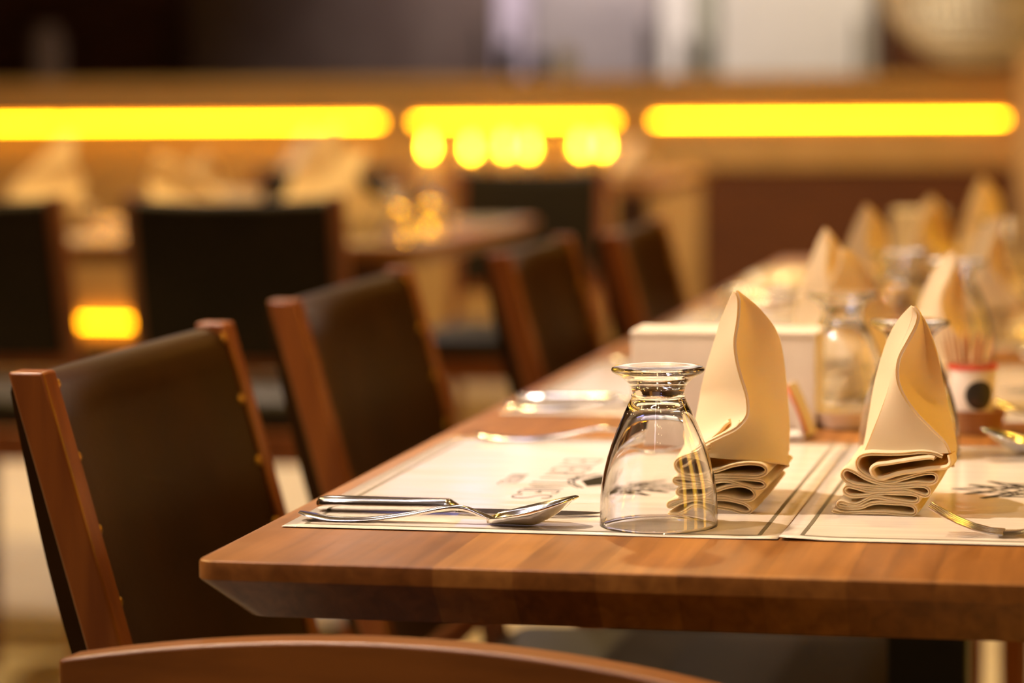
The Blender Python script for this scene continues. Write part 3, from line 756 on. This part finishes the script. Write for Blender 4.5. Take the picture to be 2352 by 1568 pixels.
# background chairs (backs towards the camera), black leather
bc = make_chair('side_chair', .345, M['blackleather'], M['chairwood'], nails=False, H=.855, dz=.05, zp=.60)
BGP = [(-1.360, 4.26, 96, 'black leather side chair, middle of the blurred row behind the near chairs'),
       (-1.80, 4.25, 92, 'black leather side chair at the left picture edge in the blurred background'),
       (-1.29, 6.02, -86, 'black leather side chair on the far side of the background table, below the amber glow'),
       (-1.80, 6.15, -90, 'black leather side chair facing the camera, left one behind the background table')]
for k, (x, y, a, lb) in enumerate(BGP):
    o = bc if k == 0 else copy_tree(bc)
    o.location = (x, y, 0); o.rotation_euler = (0, 0, math.radians(a)); tag(o, lb, 'chair', 'black chairs in the background'); o.scale = (1, 1, (1, 1, .975, .975, .975)[k])

# ------------------------------------------------------------------ background tables
def bg_table(x0, x1, y0, y1, label):
    cx, cy = (x0+x1)/2, (y0+y1)/2
    r = empty('background_table', (cx, cy, 0), 0, label, 'table', 'tables in the background')
    table_top(MB(), x0-cx, x1-cx, y0-cy, y1-cy, TZ, r=.03).build('tabletop', M['table'], r, sharp=25)
    for sx in (-1, 1):
        MB().box(sx*(x1-x0)*.36-.045, sx*(x1-x0)*.36+.045, -.045, .045, .02, TZ-.037).build('leg', M['darkwood'], r, bevel=.004)
        MB().box(sx*(x1-x0)*.36-.06, sx*(x1-x0)*.36+.06, -.3, .3, 0, .02).build('foot_plate', M['black'], r, bevel=.003)
bg_table(-2.75, -1.17, 4.66, 5.60, 'blurred wooden table behind the black chairs, laid with cream napkins')
bg_table(-2.5, -1.25, 7.75, 8.5, 'farthest blurred table in front of the bar, with added amber-glowing glasses')
GA = 'napkins on the background table'
for k, (x, y, lb) in enumerate(((-1.42, 4.835, 'front right'), (-1.96, 4.835, 'front left'), (-1.42, 5.425, 'back right'), (-1.96, 5.425, 'back left'))):
    o = copy_tree(mL); o.location = (x, y, TZ); o.rotation_euler = (0, 0, math.pi/2)
    tag(o, 'blurred white placemat on the background table, %s of the four' % lb, 'placemat', 'placemats on the background table')
nap(nap2, -1.345, 4.86, 50, (2.0, 1.7, 1.22), 'blurred cream napkin right of the middle black chair back', GA, TZ)
nap(nap1, -1.50, 5.32, 35, (2.2, 1.6, 1.40), 'blurred cream napkin rising behind the middle black chair back', GA, TZ)
nap(nap2, -1.69, 4.84, -40, (1.7, 1.5, 1.15), 'blurred cream napkin seen between the two black chair backs', GA, TZ)
nap(nap1, -1.98, 5.12, 60, (2.3, 1.7, 1.3), 'blurred cream napkin at the left picture edge above the black chair', GA, TZ)
nap(nap2, -1.80, 5.40, 10, (1.5, 1.4, 1.1), 'blurred cream napkin behind the gap between the black chairs', GA, TZ)
for px, py, Y, lb in ((905, 545, 4.78, 'left'), (985, 520, 4.98, 'right')):
    p = onY(px, py, Y); o = g0.copy(); COL.objects.link(o); o.location = (p.x, Y, TZ+.0005)
    tag(o, 'blurred upturned glass on the background table, %s of the two by its open corner' % lb, 'drinking glass', 'upturned glasses on the background table')
for x, y, w, lb in ((-1.66, 5.12, .10, 'blurred small white card box behind the middle black chair'),):
    r = empty('card_box', (x, y, TZ), math.radians(10), lb, 'box'); MB().box(-w/2, w/2, -.02, .02, 0, .07).build('body', M['white'], r, bevel=.001); MB().box(-w/2-.001, w/2+.001, -.021, .021, .07, .075).build('lid', M['white'], r)
# glasses on the farthest table; added glowing cores imitate the light strip's reflections
cg = empty('added_glow_glass')
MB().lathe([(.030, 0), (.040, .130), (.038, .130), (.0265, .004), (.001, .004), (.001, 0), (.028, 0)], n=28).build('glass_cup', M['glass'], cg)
MB().lathe([(.001, .006), (.024, .006), (.024, .062), (.001, .062)], n=24).build('core_stand', M['white'], cg)
MB().lathe([(.0005, .063), (.0100, .072), (.0130, .086), (.008, .106), (.0006, .122)], n=12, cap=True).build('glow_core', M['glintglow'], cg)
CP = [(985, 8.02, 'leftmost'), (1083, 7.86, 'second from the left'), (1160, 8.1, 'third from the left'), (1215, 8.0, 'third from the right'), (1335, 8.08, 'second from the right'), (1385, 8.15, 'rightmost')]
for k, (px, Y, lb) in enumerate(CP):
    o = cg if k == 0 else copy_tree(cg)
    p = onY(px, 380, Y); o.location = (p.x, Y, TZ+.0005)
    tag(o, 'glass with added amber glow for the strip reflections on the farthest table, %s in the row' % lb, 'candle', 'glasses with added amber glow on the farthest table')
nap(nap1, -2.33, 7.95, 30, (1.6, 1.4, 1.0), 'distant blurred cream napkin at the left end of the farthest table', 'napkins on the farthest table', TZ)
nap(nap2, -1.37, 7.95, 20, (1.8, 1.4, .9), 'distant blurred cream napkin at the right end of the farthest table', 'napkins on the farthest table', TZ)

# ------------------------------------------------------------------ bar counter
BY = 9.6
bar_ = empty('bar_counter', (-2, BY, 0), 0, 'long wooden bar counter across the background with glowing amber light strips', 'bar counter')
def bb(name, x0, x1, y0, y1, z0, z1, m, bevel=.002, parent=None):
    p = parent or bar_
    return MB().box(x0+2, x1+2, y0-BY, y1-BY, z0, z1).build(name, m, p, bevel=bevel)
def X(px, Y=BY): return onY(px, 300, Y).x
def Zp(py, px=1176, Y=BY): return onY(px, py, Y).z
zt = Zp(178); zl = Zp(279); BX0, BX1 = -5.2, X(2336)
bb('countertop', BX0, BX1, BY-.06, BY+.62, zt-.035, zt, M['wallwood'])
bb('fascia', BX0, BX1, BY-.03, BY+.01, zl+.02, zt-.036, M['wallwood'])
bb('body', BX0, BX1, BY+.012, BY+.55, .10, zt-.036, M['wallwood'])
bb('plinth', BX0, BX1, BY+.06, BY+.5, 0, .10, M['black'])
for a, b, e in ((-400, 143, 0), (152, 876, 0), (957, 1415, 0), (1507, 2308, 0)):
    o = bb('light_strip', X(a), X(b), BY-.030, BY-.018, zl-.006, zl+.006, M['led'], 0)
bb('light_channel', BX0, BX1, BY-.016, BY+.011, zl-.014, zl+.019, M['wallwood'])
xp0, xp1 = X(1512), X(1612)
bb('frame_post', xp0, xp1, BY-.03, BY+.011, .1, zl-.03, M['tan'])
bb('frame_rail', xp1+.001, BX1, BY-.03, BY+.011, Zp(385), zl-.03, M['tan'])
bb('recessed_panel', xp1+.001, BX1, BY-.012, BY+.0115, .1, Zp(385)-.002, M['panelbrown'])
zlow = Zp(750)
lp = bb('light_strip', X(172), X(318), BY-.012, BY, zlow-.006, zlow+.006, M['ledlow'], 0)
bb('light_strip', X(-80), X(60), BY-.012, BY, zlow-.006, zlow+.006, M['ledlow'], 0)
# pillar at the right
px0 = onY(2338, 300, 9.2).x
p_ = MB().box(px0, px0+.55, 9.2, 9.75, 0, CEIL).build('pillar', M['pillar'], smooth=False); tag(p_, 'pale tan square pillar at the right end of the bar', 'pillar')
# back bar
KY = 11.6
def kb(name, a, b, z0, z1, m, label, cat, dep=.5, Y=KY, parts=()):
    x0, x1 = onY(a, 90, Y).x, onY(b, 90, Y).x
    r = empty(name, ((x0+x1)/2, Y, z0), 0, label, cat)
    w = (x1-x0)/2
    MB().box(-w, w, 0, dep, 0, z1-z0).build('body', m, r, bevel=.004)
    MB().box(-w+.02, w-.02, -.02, 0, .03, (z1-z0)-.03).build('door', m, r, bevel=.003)
    MB().box(w-.06, w-.045, -.045, -.02, (z1-z0)*.35, (z1-z0)*.6).build('handle', M['black'], r)
kb('tall_cabinet', -420, 428, 0, 2.2, M['darkwood'], 'tall dark wooden cabinet behind the bar at the left', 'cabinet')
kb('wide_cabinet', 432, 1136, 0, 2.1, M['greypanel'], 'wide grey-brown cabinet behind the middle of the bar', 'cabinet')
kb('narrow_locker', 1140, 1216, 0, 2.1, M['lilac'], 'narrow lilac-grey locker behind the bar', 'cabinet')
kb('steel_cabinet', 1220, 1518, 0, 2.1, M['stainless'], 'grey steel cabinet behind the bar', 'cabinet')
kb('white_locker', 1522, 1600, 0, 2.0, M['palewhite'], 'narrow pale grey locker left of the white refrigerator', 'cabinet')
kb('green_grey_shelf', 1604, 1650, 0, 2.0, M['greengrey'], 'slim green-grey unit between the pale locker and refrigerator', 'cabinet')
kb('refrigerator', 1654, 2004, 0, 2.1, M['palewhite'], 'wide white refrigerator behind the bar', 'refrigerator', Y=11.3)
kb('corner_cabinet', 2012, 2500, 0, 2.2, M['panelbrown'], 'dark brown cabinet behind the pale woven lampshade', 'cabinet', Y=11.9)
# bottles and jars on the counter top
for px, col, h, w, lb in ((1165, 'black', .12, .03, 'small dark jar on the bar top, left of the two near the steel cabinet'), (1235, 'black', .09, .035, 'short dark jar on the bar top, between the other small jars'), (1300, 'greengrey', .10, .035, 'small grey-green jar on the bar top'), (110, 'greypanel', .20, .06, 'grey rounded canister on the bar top at the left')):
    p = onY(px, 170, BY+.25); o = MB().lathe([(.001, 0), (w, 0), (w, h*.75), (w*.7, h*.86), (w*.7, h), (.001, h)], n=24).build('storage_jar', M[col])
    o.location = (p.x, BY+.25, zt+.0005); tag(o, lb, 'jar')
# woven pendant shade above the right end of the bar
pc = onY(2240, -70, 8.4)
pd = empty('pendant_lamp', (pc.x, 8.4, pc.z), 0, 'large pale woven pendant lampshade at the upper right', 'lamp')
mw = noisy(mat('woven_shade', (.6, .5, .35), .7), (.55, .45, .28), (.70, .60, .42), (40, 40, 40))
rr = .275; prof = [(rr*math.cos(a), rr*.98*math.sin(a)) for a in [math.radians(-78+156*i/16) for i in range(17)]]
sh = MB()
n = 44
for (r_, z_), (r2, z2) in zip(prof, prof[1:]):
    pass
bm_ = MB().lathe(prof, n=n)
o = bm_.build('woven_shade', mw, pd)
wm = o.modifiers.new('weave', 'WIREFRAME'); wm.thickness = .016; wm.use_replace = True
MB().lathe([(.001, -.12), (.08, -.09), (.12, 0), (.08, .09), (.001, .12)], n=24).build('inner_globe', M['palewhite'], pd)
pl_ = bpy.data.lights.new('pendant_fill', 'POINT'); pl_.energy = 1.6; pl_.color = (1, .92, .80); pl_.shadow_soft_size = .13
plo = bpy.data.objects.new('pendant_fill', pl_); COL.objects.link(plo); plo.location = (pc.x-.1, 8.05, pc.z-.15)  # added point light outside the shade, brightens its front
MB().tube([(0, 0, .12), (0, 0, CEIL-pc.z)], .004, 6).build('cord', M['black'], pd)

# unseen blue screen high on the back wall, added to make the glints on the table
for px, w, h, z in ((905, .16, .10, 2.42), (1045, .10, .22, 2.50)):
    sx = onY(px, 90, 12.2).x
    ms = empty('added_blue_panel', (sx, 12.45, z), 0, 'unseen added bluish screen high on the back wall', 'glowpanel', 'added bluish panels on the back wall')
    MB().box(-w-.03, w+.03, 0, .05, -h-.03, h+.03).build('frame', M['black'], ms, bevel=.004)
    MB().box(-w, w, -.004, -.001, -h, h).build('glow_face', M['glowpanel'], ms)
# unseen slim lights added on the ceiling for highlights on cutlery and glass
for k, (x, y) in enumerate(((-.95, 3.1), (-.35, -.4))):
    cl = empty('added_ceiling_strip', (x, y, CEIL), 0, 'long slim white light added on the unseen ceiling', 'ceiling light', 'added slim white lights')
    MB().box(-.06, .06, -1.1, 1.1, -.05, 0).build('housing', M['palewhite'], cl, bevel=.003)
    MB().box(-.045, .045, -1.08, 1.08, -.055, -.050).build('diffuser', M['coolglow'], cl)
# unseen amber panels added along the right wall for golden side light
for y in (.3, 1.6, 2.9, 4.2):
    ws = empty('added_amber_panel', (RX1-.001, y, 1.45), 0, 'upright unseen amber glow panel added on the right wall', 'added light', 'added amber glow panels on the right wall')
    MB().box(-.05, 0, -.24, .24, -.85, .85).build('housing', M['darkwood'], ws, bevel=.002)
    MB().box(-.056, -.050, -.20, .20, -.81, .81).build('diffuser', M['sideglow'], ws)
